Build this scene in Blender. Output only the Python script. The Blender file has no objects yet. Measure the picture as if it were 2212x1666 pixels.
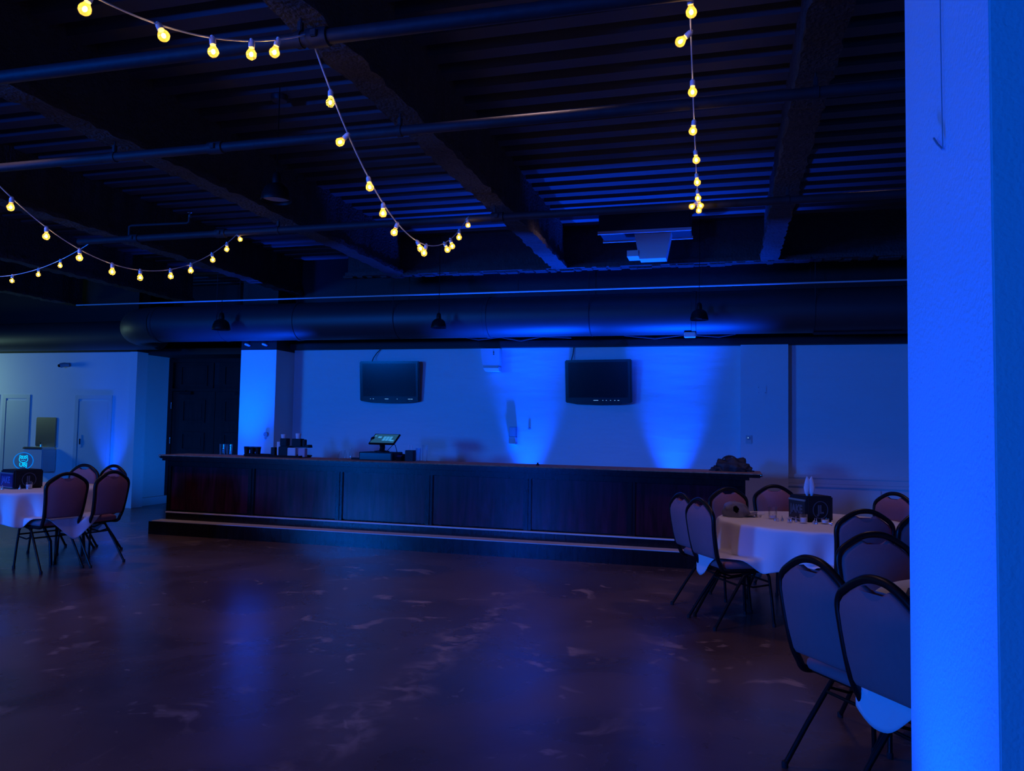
import bpy, bmesh, math, random
from mathutils import Vector, Matrix
random.seed(7)
PI = math.pi
S = bpy.context.scene
C = S.collection

# ------------------------------------------------------------------ materials
def mat(name, col, rough=.6, metal=0., spec=.5, bump=0., bscale=60., var=0., vscale=6., coat=0., emit=None, estr=0., trans=0., aniso=None, bdist=.01):
    m = bpy.data.materials.new(name); m.use_nodes = True
    nt = m.node_tree; N = nt.nodes; L = nt.links
    b = N['Principled BSDF']
    b.inputs['Base Color'].default_value = (*col, 1)
    b.inputs['Roughness'].default_value = rough
    b.inputs['Metallic'].default_value = metal
    b.inputs['Specular IOR Level'].default_value = spec
    b.inputs['Coat Weight'].default_value = coat
    b.inputs['Transmission Weight'].default_value = trans
    if emit:
        b.inputs['Emission Color'].default_value = (*emit, 1); b.inputs['Emission Strength'].default_value = estr
    tc = N.new('ShaderNodeTexCoord')
    mp = N.new('ShaderNodeMapping'); L.new(tc.outputs['Object'], mp.inputs[0])
    if aniso: mp.inputs['Scale'].default_value = aniso
    n1 = N.new('ShaderNodeTexNoise'); n1.inputs['Scale'].default_value = vscale; n1.inputs['Detail'].default_value = 6
    L.new(mp.outputs[0], n1.inputs['Vector'])
    mx = N.new('ShaderNodeMix'); mx.data_type = 'RGBA'
    k = 1 - var; k2 = 1 + var
    mx.inputs[6].default_value = (col[0]*k, col[1]*k, col[2]*k, 1); mx.inputs[7].default_value = (min(1, col[0]*k2), min(1, col[1]*k2), min(1, col[2]*k2), 1)
    L.new(n1.outputs[0], mx.inputs[0]); L.new(mx.outputs[2], b.inputs['Base Color'])
    if bump:
        n2 = N.new('ShaderNodeTexNoise'); n2.inputs['Scale'].default_value = bscale; n2.inputs['Detail'].default_value = 3
        L.new(mp.outputs[0], n2.inputs['Vector'])
        bp = N.new('ShaderNodeBump'); bp.inputs['Strength'].default_value = bump; bp.inputs['Distance'].default_value = bdist
        L.new(n2.outputs[0], bp.inputs['Height']); L.new(bp.outputs[0], b.inputs['Normal'])
    return m

def glass_mat(name, tint=(1, 1, 1), refl=.12, scatter=.0, scol=(1, 1, 1)):
    m = bpy.data.materials.new(name); m.use_nodes = True
    nt = m.node_tree; N = nt.nodes; L = nt.links; N.clear()
    o = N.new('ShaderNodeOutputMaterial'); tr = N.new('ShaderNodeBsdfTransparent'); tr.inputs[0].default_value = (*tint, 1)
    gl = N.new('ShaderNodeBsdfGlossy'); gl.inputs['Roughness'].default_value = .05
    lw = N.new('ShaderNodeLayerWeight'); lw.inputs[0].default_value = .35
    mu = N.new('ShaderNodeMath'); mu.operation = 'MULTIPLY_ADD'; mu.inputs[1].default_value = .5; mu.inputs[2].default_value = refl*.3
    L.new(lw.outputs['Facing'], mu.inputs[0])
    mi = N.new('ShaderNodeMixShader'); L.new(mu.outputs[0], mi.inputs[0]); L.new(tr.outputs[0], mi.inputs[1]); L.new(gl.outputs[0], mi.inputs[2])
    last = mi
    if scatter:
        tl = N.new('ShaderNodeBsdfTranslucent'); tl.inputs[0].default_value = (*scol, 1)
        m2 = N.new('ShaderNodeMixShader'); m2.inputs[0].default_value = scatter
        L.new(mi.outputs[0], m2.inputs[1]); L.new(tl.outputs[0], m2.inputs[2]); last = m2
    L.new(last.outputs[0], o.inputs[0])
    return m

def emit_mat(name, col, s):
    m = bpy.data.materials.new(name); m.use_nodes = True
    N = m.node_tree.nodes; N.clear()
    o = N.new('ShaderNodeOutputMaterial'); e = N.new('ShaderNodeEmission'); e.inputs[0].default_value = (*col, 1); e.inputs[1].default_value = s
    m.node_tree.links.new(e.outputs[0], o.inputs[0]); return m

def floor_mat():
    m = bpy.data.materials.new('stained_concrete'); m.use_nodes = True
    nt = m.node_tree; N = nt.nodes; L = nt.links; b = N['Principled BSDF']
    tc = N.new('ShaderNodeTexCoord')
    def noise(scale, det, dist=0.):
        n = N.new('ShaderNodeTexNoise'); n.inputs['Scale'].default_value = scale; n.inputs['Detail'].default_value = det; n.inputs['Distortion'].default_value = dist
        L.new(tc.outputs['Object'], n.inputs['Vector']); return n
    def ramp(src, p0, p1, c0=(0, 0, 0), c1=(1, 1, 1)):
        r = N.new('ShaderNodeValToRGB'); e = r.color_ramp.elements
        e[0].position = p0; e[0].color = (*c0, 1); e[1].position = p1; e[1].color = (*c1, 1)
        L.new(src, r.inputs[0]); return r
    n1 = noise(.9, 7, .6); base = ramp(n1.outputs[0], .35, .7, (.10, .058, .052), (.20, .125, .105))
    n2 = noise(2.3, 9, 1.2); chip = ramp(n2.outputs[0], .605, .68)
    n3 = noise(.55, 3, .3); zone = ramp(n3.outputs[0], .42, .60)
    n4 = noise(5.5, 8, .8); chip2 = ramp(n4.outputs[0], .655, .72)
    mxc = N.new('ShaderNodeMix'); mxc.data_type = 'FLOAT'; mxc.inputs[2].default_value = .0
    L.new(zone.outputs[0], mxc.inputs[0]); L.new(chip.outputs[0], mxc.inputs[3])
    mc2 = N.new('ShaderNodeMath'); mc2.operation = 'MULTIPLY_ADD'; mc2.use_clamp = True; mc2.inputs[1].default_value = .55
    L.new(chip2.outputs[0], mc2.inputs[0]); L.new(mxc.outputs[0], mc2.inputs[2])
    # worn pale line where an old wall stood, running towards the bar
    def math_(op, a, b=None, c=None, clamp=False):
        m_ = N.new('ShaderNodeMath'); m_.operation = op; m_.use_clamp = clamp
        for i_, v_ in enumerate((a, b, c)):
            if v_ is None: continue
            if isinstance(v_, (int, float)): m_.inputs[i_].default_value = v_
            else: L.new(v_, m_.inputs[i_])
        return m_.outputs[0]
    sx = N.new('ShaderNodeSeparateXYZ'); L.new(tc.outputs['Object'], sx.inputs[0])
    n5 = noise(2.2, 6, .5); n6 = noise(6., 8, 1.)
    off = math_('MULTIPLY_ADD', n5.outputs[0], .55, 1.85-.275)
    dx = math_('ABSOLUTE', math_('ADD', sx.outputs[0], off))
    band = math_('SUBTRACT', 1., math_('MULTIPLY', dx, 5.5), clamp=True)
    ylim = math_('MULTIPLY', math_('MULTIPLY_ADD', sx.outputs[1], 1., -2.4, True), math_('MULTIPLY_ADD', sx.outputs[1], -.6, 4.6, True))
    worn = math_('MULTIPLY', math_('MULTIPLY', band, ylim), ramp(n6.outputs[0], .44, .62).outputs[0])
    mcw = math_('MULTIPLY_ADD', worn, .75, mc2.outputs[0], True)
    mx = N.new('ShaderNodeMix'); mx.data_type = 'RGBA'; mx.inputs[7].default_value = (.47, .31, .24, 1)
    L.new(mcw, mx.inputs[0]); L.new(base.outputs[0], mx.inputs[6])
    L.new(mx.outputs[2], b.inputs['Base Color'])
    rr = N.new('ShaderNodeMath'); rr.operation = 'MULTIPLY_ADD'; rr.inputs[1].default_value = .22; rr.inputs[2].default_value = .17
    L.new(n1.outputs[0], rr.inputs[0]); L.new(rr.outputs[0], b.inputs['Roughness'])
    b.inputs['Specular IOR Level'].default_value = .45
    nb = noise(3., 5); bp = N.new('ShaderNodeBump'); bp.inputs['Strength'].default_value = .12; bp.inputs['Distance'].default_value = .02
    L.new(nb.outputs[0], bp.inputs['Height']); L.new(bp.outputs[0], b.inputs['Normal'])
    return m

def wood_mat(name, c0, c1, rough=.3, scale=3., coat=.5):
    m = bpy.data.materials.new(name); m.use_nodes = True
    nt = m.node_tree; N = nt.nodes; L = nt.links; b = N['Principled BSDF']
    tc = N.new('ShaderNodeTexCoord'); mp = N.new('ShaderNodeMapping'); mp.inputs['Scale'].default_value = (6, 6, .6)
    L.new(tc.outputs['Object'], mp.inputs[0])
    n = N.new('ShaderNodeTexNoise'); n.inputs['Scale'].default_value = scale; n.inputs['Detail'].default_value = 8; n.inputs['Distortion'].default_value = .8
    L.new(mp.outputs[0], n.inputs['Vector'])
    r = N.new('ShaderNodeValToRGB'); r.color_ramp.elements[0].position = .35; r.color_ramp.elements[0].color = (*c0, 1); r.color_ramp.elements[1].position = .68; r.color_ramp.elements[1].color = (*c1, 1)
    L.new(n.outputs[0], r.inputs[0]); L.new(r.outputs[0], b.inputs['Base Color'])
    b.inputs['Roughness'].default_value = rough; b.inputs['Specular IOR Level'].default_value = .33; b.inputs['Coat Weight'].default_value = coat; b.inputs['Coat Roughness'].default_value = .22
    return m

M = {}
M['floor'] = floor_mat()
M['wall'] = mat('painted_wall', (.72, .72, .70), .75, bump=.25, bscale=45, var=.03, vscale=2.5, bdist=.004)
M['brick'] = mat('painted_rough_wall', (.72, .72, .70), .7, bump=.55, bscale=3.2, var=.05, vscale=3., aniso=(.6, 1, 2.6), bdist=.02)
M['column'] = mat('orange_peel_paint', (.74, .74, .73), .5, bump=.5, bscale=150, var=.03, vscale=2, bdist=.003)
M['black'] = mat('black_paint', (.006, .006, .0065), .7, bump=.3, bscale=20, var=.35, vscale=3)
M['deck'] = mat('dark_deck_paint', (.055, .06, .068), .6, var=.3, vscale=2, bump=.1, bscale=8)
M['fire'] = mat('sprayed_fireproofing', (.05, .045, .045), .95, bump=1., bscale=38, var=.4, vscale=14, bdist=.03)
M['pipe'] = mat('dark_pipe_paint', (.022, .022, .026), .6, spec=.25, bump=.25, bscale=30, var=.3, vscale=12)
M['duct'] = mat('dark_duct_paint', (.024, .025, .028), .5, var=.15, vscale=4, bump=.06, bscale=6)
M['barwood'] = wood_mat('dark_bar_wood', (.03, .004, .004), (.095, .010, .022), .22, 2.2, .0)
M['bartrim'] = wood_mat('black_bar_trim', (.007, .006, .006), (.016, .011, .011), .22, 3., .0)
M['bartop'] = wood_mat('brown_bar_top', (.26, .14, .085), (.42, .24, .15), .9, 3., .0)
M['nosing'] = mat('pale_step_nosing', (.82, .70, .66), .6, var=.1)
M['doorwood'] = wood_mat('reddish_door_wood', (.03, .006, .006), (.085, .013, .011), .4, 2.5, .1)
M['fabric'] = mat('mauve_upholstery', (.38, .15, .16), .85, bump=.2, bscale=350, var=.08, vscale=30, bdist=.002)
M['frame'] = mat('black_enamel_tube', (.006, .006, .007), .36, spec=.3)
M['rubber'] = mat('black_rubber', (.01, .01, .01), .8)
M['cloth'] = mat('white_linen', (.80, .78, .78), .8, bump=.15, bscale=300, var=.02, bdist=.002)
M['napkin'] = mat('white_napkin', (.82, .82, .84), .8, bump=.2, bscale=90, bdist=.004)
M['white'] = mat('white_plastic', (.80, .80, .82), .4)
M['grey'] = mat('grey_plastic', (.30, .30, .32), .5)
M['ltgrey'] = mat('pale_grey_plastic', (.55, .56, .56), .5)
M['doorpaint'] = mat('painted_door', (.52, .56, .54), .55, var=.03, vscale=3)
M['blackplastic'] = mat('black_plastic', (.005, .005, .006), .5, spec=.2)
M['screen'] = mat('glossy_screen', (.004, .004, .006), .16, spec=.3)
M['bezel'] = mat('glossy_bezel', (.004, .004, .005), .2, spec=.35)
M['steel'] = mat('brushed_steel', (.62, .58, .50), .28, metal=1., bump=.05, bscale=200, aniso=(1, 1, 20))
M['chrome'] = mat('chrome', (.8, .8, .82), .15, metal=1.)
M['velvet'] = mat('black_felt', (.010, .011, .012), .95, bump=.3, bscale=180, var=.3, vscale=40)
M['plate'] = mat('dark_plate', (.020, .024, .03), .35)
M['plateblue'] = mat('blue_plate', (.025, .03, .13), .35)
M['letter'] = mat('dim_grey_lettering', (.10, .12, .14), .5)
M['letterblue'] = mat('pale_blue_lettering', (.10, .16, .38), .5)
M['silver'] = mat('silver_edge', (.35, .40, .45), .35, metal=.6)
M['capcloth'] = mat('grey_washed_cotton', (.22, .21, .26), .9, bump=.3, bscale=150, var=.15, vscale=25)
M['bag'] = mat('black_nylon', (.022, .022, .026), .65, bump=.4, bscale=40, var=.2)
M['wax'] = mat('pale_candle_wax', (.78, .70, .66), .5)
M['foil'] = mat('silver_foil', (.75, .72, .74), .3, metal=.8)
M['paper'] = mat('paper_cup_white', (.70, .70, .72), .7)
M['box'] = mat('mauve_card', (.45, .36, .44), .7)
M['glass'] = glass_mat('clear_glass')
M['acrylic'] = glass_mat('clear_acrylic', (.80, .92, 1.), .2)
M['bulbglass'] = glass_mat('amber_bulb_glass', (1., .93, .70), .15, .20, (1., .70, .20))
M['filament'] = emit_mat('lit_filament', (1., .60, .17), 75.)
M['signlit'] = emit_mat('lit_blue_engraving', (.0, .50, 1.), 1.4)
M['signdim'] = emit_mat('dim_blue_edge', (.0, .22, .95), .9)
M['ui'] = emit_mat('till_screen_light', (.02, .11, .26), .7)
M['ui2'] = emit_mat('till_screen_tiles', (.05, .35, .85), .9)
M['led'] = emit_mat('standby_led', (.2, .5, 1.), .7)

# ------------------------------------------------------------------ mesh helpers
class MB:
    def __init__(s): s.bm = bmesh.new()
    def box(s, c, d, rz=0., bev=0., rx=0., ry=0.):
        r = bmesh.ops.create_cube(s.bm, size=1.)
        vs = r['verts']
        for v in vs: v.co = Vector((v.co.x*d[0], v.co.y*d[1], v.co.z*d[2]))
        if bev > 0:
            es = list({e for v in vs for e in v.link_edges})
            rb = bmesh.ops.bevel(s.bm, geom=es, offset=bev, segments=2, affect='EDGES')
            vs = list({v for f in rb['faces'] for v in f.verts} | {v for v in vs if v.is_valid})
        mt = Matrix.Translation(c) @ Matrix.Rotation(rz, 4, 'Z') @ Matrix.Rotation(rx, 4, 'X') @ Matrix.Rotation(ry, 4, 'Y')
        for v in vs: v.co = mt @ v.co
        return s
    def lo(s, a, b, bev=0.):
        return s.box([(a[i]+b[i])/2 for i in range(3)], [abs(b[i]-a[i]) for i in range(3)], bev=bev)
    def tube(s, pts, rad, n=10, caps=True, flat=1.):
        P = [Vector(p) for p in pts]; rings = []
        R = rad if isinstance(rad, (list, tuple)) else [rad]*len(P)
        up = None
        for i, p in enumerate(P):
            t = (P[min(i+1, len(P)-1)]-P[max(i-1, 0)]).normalized()
            if up is None:
                a = Vector((0, 0, 1)) if abs(t.z) < .9 else Vector((0, 1, 0))
                up = (a - t*a.dot(t)).normalized()
            else:
                up = (up - t*up.dot(t)).normalized()
            sd = t.cross(up)
            rings.append([s.bm.verts.new(p + (up*math.cos(2*PI*k/n)*flat + sd*math.sin(2*PI*k/n))*R[i]) for k in range(n)])
        for i in range(len(P)-1):
            for k in range(n):
                s.bm.faces.new((rings[i][k], rings[i][(k+1) % n], rings[i+1][(k+1) % n], rings[i+1][k]))
        if caps:
            s.bm.faces.new(rings[0][::-1]); s.bm.faces.new(rings[-1])
        return s
    def lathe(s, prof, n=24, c=(0, 0, 0)):
        c = Vector(c); rings = []
        for r, z in prof:
            if r < 1e-6: rings.append([s.bm.verts.new(c+Vector((0, 0, z)))])
            else: rings.append([s.bm.verts.new(c+Vector((r*math.cos(2*PI*k/n), r*math.sin(2*PI*k/n), z))) for k in range(n)])
        for a, b in zip(rings, rings[1:]):
            for k in range(n):
                k2 = (k+1) % n
                if len(a) == 1 and len(b) == 1: continue
                if len(a) == 1: s.bm.faces.new((a[0], b[k2], b[k]))
                elif len(b) == 1: s.bm.faces.new((a[k], a[k2], b[0]))
                else: s.bm.faces.new((a[k], a[k2], b[k2], b[k]))
        return s
    def prism(s, poly, y0, y1, axis='Y'):
        # polygon in x,z extruded along y
        f = [s.bm.verts.new((x, y0, z)) for x, z in poly]; g = [s.bm.verts.new((x, y1, z)) for x, z in poly]
        n = len(poly)
        s.bm.faces.new(f); s.bm.faces.new(g[::-1])
        for i in range(n): s.bm.faces.new((f[i], g[i], g[(i+1) % n], f[(i+1) % n]))
        return s
    def ring(s, R0, R1, n=48, y0=-.002, y1=.002, cx=0., cz=0.):
        v = []
        for k in range(n):
            a = 2*PI*k/n; ca, sa = math.cos(a), math.sin(a)
            v.append([s.bm.verts.new((cx+r*ca, y, cz+r*sa)) for r, y in ((R0, y0), (R1, y0), (R1, y1), (R0, y1))])
        for k in range(n):
            a, b = v[k], v[(k+1) % n]
            for i in range(4): s.bm.faces.new((a[i], a[(i+1) % 4], b[(i+1) % 4], b[i]))
        return s
    def sphere(s, c, r, sc=(1, 1, 1), u=16, v=10):
        q = bmesh.ops.create_uvsphere(s.bm, u_segments=u, v_segments=v, radius=r)
        for x in q['verts']: x.co = Vector((x.co.x*sc[0]+c[0], x.co.y*sc[1]+c[1], x.co.z*sc[2]+c[2]))
        return s
    def jitter(s, a, seed=1):
        rn = random.Random(seed)
        for v in s.bm.verts: v.co += Vector((rn.uniform(-a, a), rn.uniform(-a, a), rn.uniform(-a, a)))
        return s
    def mesh(s, name, m, smooth=True, ang=40):
        bmesh.ops.recalc_face_normals(s.bm, faces=s.bm.faces)
        me = bpy.data.meshes.new(name); s.bm.to_mesh(me); s.bm.free()
        for mm in (m if isinstance(m, (list, tuple)) else [m]): me.materials.append(mm)
        if smooth:
            me.shade_smooth()
            try: me.set_sharp_from_angle(angle=math.radians(ang))
            except Exception: pass
        return me
    def build(s, name, m, parent=None, loc=None, smooth=True, ang=40):
        o = bpy.data.objects.new(name, s.mesh(name, m, smooth, ang)); C.objects.link(o)
        if parent: o.parent = parent
        if loc: o.location = loc
        return o

def thing(name, label, cat, loc=(0, 0, 0), rz=0., group=None):
    o = bpy.data.objects.new(name, None); C.objects.link(o); o.empty_display_size = .1
    o.location = loc; o.rotation_euler = (0, 0, rz)
    return tag(o, label, cat, group)
def tag(o, label, cat, group=None):
    o['label'] = label; o['category'] = cat
    if group: o['group'] = group
    return o
def struct(o, label=None, cat=None):
    o['kind'] = 'structure'
    if label: o['label'] = label
    if cat: o['category'] = cat
    return o
def dup(root, loc, rz, label, group=None):
    r = root.copy(); C.objects.link(r); r.location = loc; r.rotation_euler = (0, 0, rz); r['label'] = label
    if group: r['group'] = group
    for ch in list(root.children):
        c = ch.copy(); C.objects.link(c); c.parent = r
        for g in list(ch.children):
            d = g.copy(); C.objects.link(d); d.parent = c
    return r
def text_mesh(txt, size, depth=.0015, bold=0.):
    cu = bpy.data.curves.new('lettering', 'FONT'); cu.body = txt; cu.size = size; cu.extrude = depth; cu.align_x = 'CENTER'; cu.align_y = 'CENTER'; cu.offset = bold
    o = bpy.data.objects.new('lettering', cu); C.objects.link(o)
    bpy.context.view_layer.update()
    me = bpy.data.meshes.new_from_object(o.evaluated_get(bpy.context.evaluated_depsgraph_get()))
    bpy.data.objects.remove(o); return me
def text_obj(txt, size, m, parent, loc, rot, depth=.0015, bold=0., name='lettering', sx=1.):
    me = text_mesh(txt, size, depth, bold); me.materials.clear(); me.materials.append(m)
    o = bpy.data.objects.new(name, me); C.objects.link(o); o.parent = parent; o.location = loc; o.rotation_euler = rot; o.scale = (sx, 1, 1)
    return o

# ------------------------------------------------------------------ camera
def camera():
    yaw, pitch, roll = -.27142, .0523, .01755
    fw = Vector((math.sin(yaw)*math.cos(pitch), math.cos(yaw)*math.cos(pitch), math.sin(pitch)))
    r = fw.cross(Vector((0, 0, 1))).normalized(); u = r.cross(fw)
    r2 = r*math.cos(roll)+u*math.sin(roll); u2 = -r*math.sin(roll)+u*math.cos(roll)
    cd = bpy.data.cameras.new('camera'); cam = bpy.data.objects.new('camera', cd); C.objects.link(cam)
    mw = Matrix((r2, u2, -fw)).transposed().to_4x4(); mw.translation = (0, 0, 1.54); cam.matrix_world = mw
    cd.sensor_width = 36.; cd.sensor_fit = 'HORIZONTAL'; cd.lens = 1672/2212*36; cd.clip_start = .05
    S.camera = cam
camera()

# ------------------------------------------------------------------ room shell
YB = 10.75; WT = 2.665
struct(MB().lo((-17, -6, -.2), (5, 12.6, 0)).build('floor', M['floor']), 'mottled brown stained concrete floor', 'floor')
def deck():
    mb = MB(); bm = mb.bm; x0, x1 = -17, 5
    y = -6.; prof = []
    while y < 12.7:
        prof += [(y, 4.05), (y+.13, 4.05), (y+.155, 4.13), (y+.245, 4.13)]; y += .27
    a = [bm.verts.new((x0, p, z)) for p, z in prof]; b = [bm.verts.new((x1, p, z)) for p, z in prof]
    c = [bm.verts.new((x0, p, 4.25)) for p, z in prof]; d = [bm.verts.new((x1, p, 4.25)) for p, z in prof]
    for i in range(len(prof)-1):
        bm.faces.new((a[i], b[i], b[i+1], a[i+1])); bm.faces.new((c[i], c[i+1], d[i+1], d[i]))
    return mb.build('ceiling', M['deck'], smooth=False)
struct(deck(), 'dark corrugated metal ceiling deck', 'ceiling')
wb = struct(MB().lo((-6.85, YB, 0), (5, YB+.15, WT+.1)).build('wall_back', M['brick']), 'pale wall behind the bar', 'wall')
struct(MB().lo((-10.1, 12.3, 0), (-6.7, 12.45, 4.2)).build('wall_alcove', M['black']), 'dark wall around the wooden double doors', 'wall')
struct(MB().lo((-17, 11.3, 0), (-10.1, 11.45, WT+.12)).build('wall_left', M['wall']), 'pale left wall with flush doors', 'wall')
struct(MB().lo((-10.25, 11.45, 0), (-10.1, 12.3, WT+.12)).build('wall_return', M['wall']), 'short pale wall turning back towards the wooden doors', 'wall')
struct(MB().lo((-10.1, 11.26, 0), (-9.95, 11.52, WT+.07)).build('wall_corner', M['wall']), 'pale corner post at the end of the left wall', 'wall')
struct(MB().lo((-6.7, 10.8, 0), (-6.85, 12.3, WT+.1)).build('wall_side', M['wall']), 'side wall behind the lit pillar', 'wall')
struct(MB().lo((5, -6, 0), (5.15, 11, 4.25)).build('wall_right', M['wall']))
struct(MB().lo((-17, -6.15, 0), (5, -6, 4.25)).build('wall_rear', M['wall']))
struct(MB().lo((-17.15, -6, 0), (-17, 11.4, 4.25)).build('wall_far', M['wall']))
# black upper walls and soffits
struct(MB().lo((-6.9, YB-.02, WT), (5, YB+.2, 4.13)).lo((-7.0, YB-.14, WT+.0), (5, YB-.02, WT+.09)).build('trim_1', M['black']), 'black painted upper wall above the bar wall', 'wall')
struct(MB().lo((-17, 11.22, WT+.06), (-9.93, 11.5, 4.13)).build('trim_2', M['black']), 'black painted upper wall above the left wall', 'wall')
struct(MB().lo((-9.93, 11.5, 2.69), (-6.7, 12.28, 2.80)).build('trim_3', M['black']), 'black soffit over the door alcove', 'soffit')
struct(MB().lo((-10.02, 11.45, .0), (-10.1, 12.3, .14)).build('baseboard_left', M['wall']))
# bar-side pillar and right pilaster, foreground column
p = MB().lo((-7.15, 10.24, 0), (-6.54, 10.8, 2.625)).build('pillar', M['column']); struct(p, 'square pale pillar lit blue at the left end of the bar', 'pillar')
struct(MB().lo((-7.15, 10.24, 2.625), (-6.54, 10.8, 4.05)).build('trim_4', M['black']), 'black painted top of the lit pillar', 'pillar')
struct(MB().lo((.172, 10.62, 0), (.765, YB, 2.675)).build('pilaster', M['wall']), 'shallow pale pilaster at the right end of the bar wall', 'pilaster')
XC, YN, YF = .336, 1.14, 1.64
struct(MB().box((XC+.3, (YN+YF)/2, 2.05), (.6, YF-YN, 4.1), bev=.002).build('column', M['column']), 'wide pale column lit bright blue in the right foreground', 'column')
tag(MB().tube([(XC-.004, 1.362, 4.0), (XC-.004, 1.362, 2.18), (XC-.004, 1.360, 2.08), (XC-.004, 1.357, 1.995)], .0009, 6).tube([(XC-.004, 1.357, 1.995), (XC-.006, 1.380, 2.012), (XC-.006, 1.403, 2.030)], .0018, 6).build('thin_wire', M['grey']), 'thin grey wire with a hooked end hanging down the blue column', 'wire')
# chair rail and wainscot on the right part of the back wall
tr = MB()
tr.lo((.765, YB-.035, .93), (5, YB, .985), .008); tr.lo((.765, YB-.02, .865), (5, YB, .93)); tr.lo((.765, YB-.03, .82), (5, YB, .862), .008)
tr.build('trim_5', M['wall'])['kind'] = 'structure'
MB().lo((1.04, YB-.022, .1), (1.88, YB, .80), .006).lo((1.98, YB-.022, .1), (3.2, YB, .80), .006).build('trim_6', M['wall'])['kind'] = 'structure'

# ------------------------------------------------------------------ ceiling steel, pipes, duct
def ibeam(name, x, y0, y1, z0=3.53, fwid=.2, dep=.605, seed=1):
    mb = MB(); bm = mb.bm; h = fwid/2; w = .03+.025
    prof = [(-h, 0), (h, 0), (h, .05), (w, .09), (w, dep), (-w, dep), (-w, .09), (-h, .05)]
    n = max(2, int((y1-y0)/.07)); rn = random.Random(seed); rings = []
    for i in range(n+1):
        y = y0+(y1-y0)*i/n
        rings.append([bm.verts.new((x+px+rn.uniform(-.012, .012), y, z0+pz+(rn.uniform(-.012, .012) if pz < .4 else 0))) for px, pz in prof])
    m_ = len(prof)
    for i in range(n):
        for k in range(m_): bm.faces.new((rings[i][k], rings[i][(k+1) % m_], rings[i+1][(k+1) % m_], rings[i+1][k]))
    bm.faces.new(rings[0]); bm.faces.new(rings[-1][::-1])
    return mb.build(name, M['fire'], ang=60)
for i, (x, y1, lab) in enumerate([(-2.03, 9.42, 'rough sprayed steel beam running towards the bar, left of the row of bulbs'), (.47, 9.42, 'rough sprayed steel beam to the right of the vertical row of bulbs'), (-4.25, 9.42, 'rough sprayed steel beam above the left drooping bulb string'), (-6.5, 11.1, 'rough sprayed steel beam over the left table end of the bar'), (-8.8, 11.1, 'rough sprayed steel beam over the left round table'), (-11.1, 11.1, None), (2.75, 9.42, None)]):
    b = ibeam('ceiling_beam', x, -6, y1, seed=i+3); struct(b, lab, 'beam') if lab else struct(b)
g = MB()
g.lo((-5.0, 9.42, 3.53), (5, 9.62, 3.58)); g.lo((-5.0, 9.5, 3.58), (5, 9.54, 4.05))
for k in range(60):
    xx = -5+.166*k+random.uniform(0, .08); g.box((xx, 9.52+random.uniform(-.04, .04), 3.528), (random.uniform(.08, .2), random.uniform(.08, .2), .03), bev=.008)
struct(g.build('girder_beam', M['fire']), 'rough sprayed steel girder running across in front of the round duct', 'beam')

def pipe(name, a, b, r, label, hangers=(), couplings=(), extra=None):
    t = thing(name, label, 'pipe', a)
    A = Vector(a); B = Vector(b); D = B-A
    n = 24
    MB().tube([D*(i/n) for i in range(n+1)], r, 14).build('pipe_run', M['pipe'], t)
    for f in couplings:
        q = D*f; d = D.normalized()
        MB().tube([q-d*.06, q-d*.055, q+d*.055, q+d*.06], [r*1.05, r*1.3, r*1.3, r*1.05], 14).box(q+Vector((0, -r*1.35, 0)), (.035, .02, .035), bev=.004).box(q+Vector((0, r*1.35, 0)), (.035, .02, .035), bev=.004).build('coupling', M['pipe'], t)
    for f, top in hangers:
        q = D*f; d = D.normalized()
        mb = MB().tube([q-d*.015, q+d*.015], r*1.18, 14).tube([q+Vector((0, 0, r)), q+Vector((0, 0, top))], .007, 6)
        mb.box(q+Vector((0, 0, top-.02)), (.04, .05, .05), bev=.005); mb.box(q+Vector((0, 0, r+.03)), (.025, .03, .05), bev=.004)
        mb.build('pipe_hanger', M['pipe'], t)
    return t
def frac(x, a, b): return (x-a)/(b-a)
p1 = pipe('sprinkler_pipe', (-12, 3.2, 3.42), (5, 3.36, 3.42), .036, 'thick dark pipe nearest the camera, crossing the top of the picture', [(frac(x, -12, 5), .16) for x in (-6.5, -2.03, .47)], [frac(-1.93, -12, 5), frac(-6, -12, 5)])
pipe('sprinkler_pipe', (-12, 4.5, 3.42), (5, 4.5, 3.42), .032, 'second dark pipe from the camera, crossing above the hanging dome lamp', [(frac(x, -12, 5), .16) for x in (-6.5, -4.25, -2.03, .47)], [frac(-3.4, -12, 5)])
p3 = pipe('sprinkler_pipe', (-6.66, 6.62, 3.42), (5, 6.58, 3.42), .034, 'third dark pipe, where the bulb strings end', [(frac(x, -6.66, 5), .16) for x in (-4.25, -2.03, .47)], [frac(-2.0, -6.66, 5), frac(-4.9, -6.66, 5), frac(-5.95, -6.66, 5)])
mb = MB(); o = Vector((.64, 0, 0))
mb.tube([o, o+Vector((0, 0, .13)), o+Vector((.03, 0, .14)), o+Vector((.71, 0, .13)), o+Vector((.73, 0, .14)), o+Vector((.735, 0, .21))], .013, 8)
mb.build('branch_line', M['pipe'], p3)
MB().lathe([(0, .18), (.016, .185), (.018, .21), (.008, .215), (.008, .23), (.022, .235), (0, .24)], 12, (1.375, 0, 0)).build('sprinkler_head', M['chrome'], p3)

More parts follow.
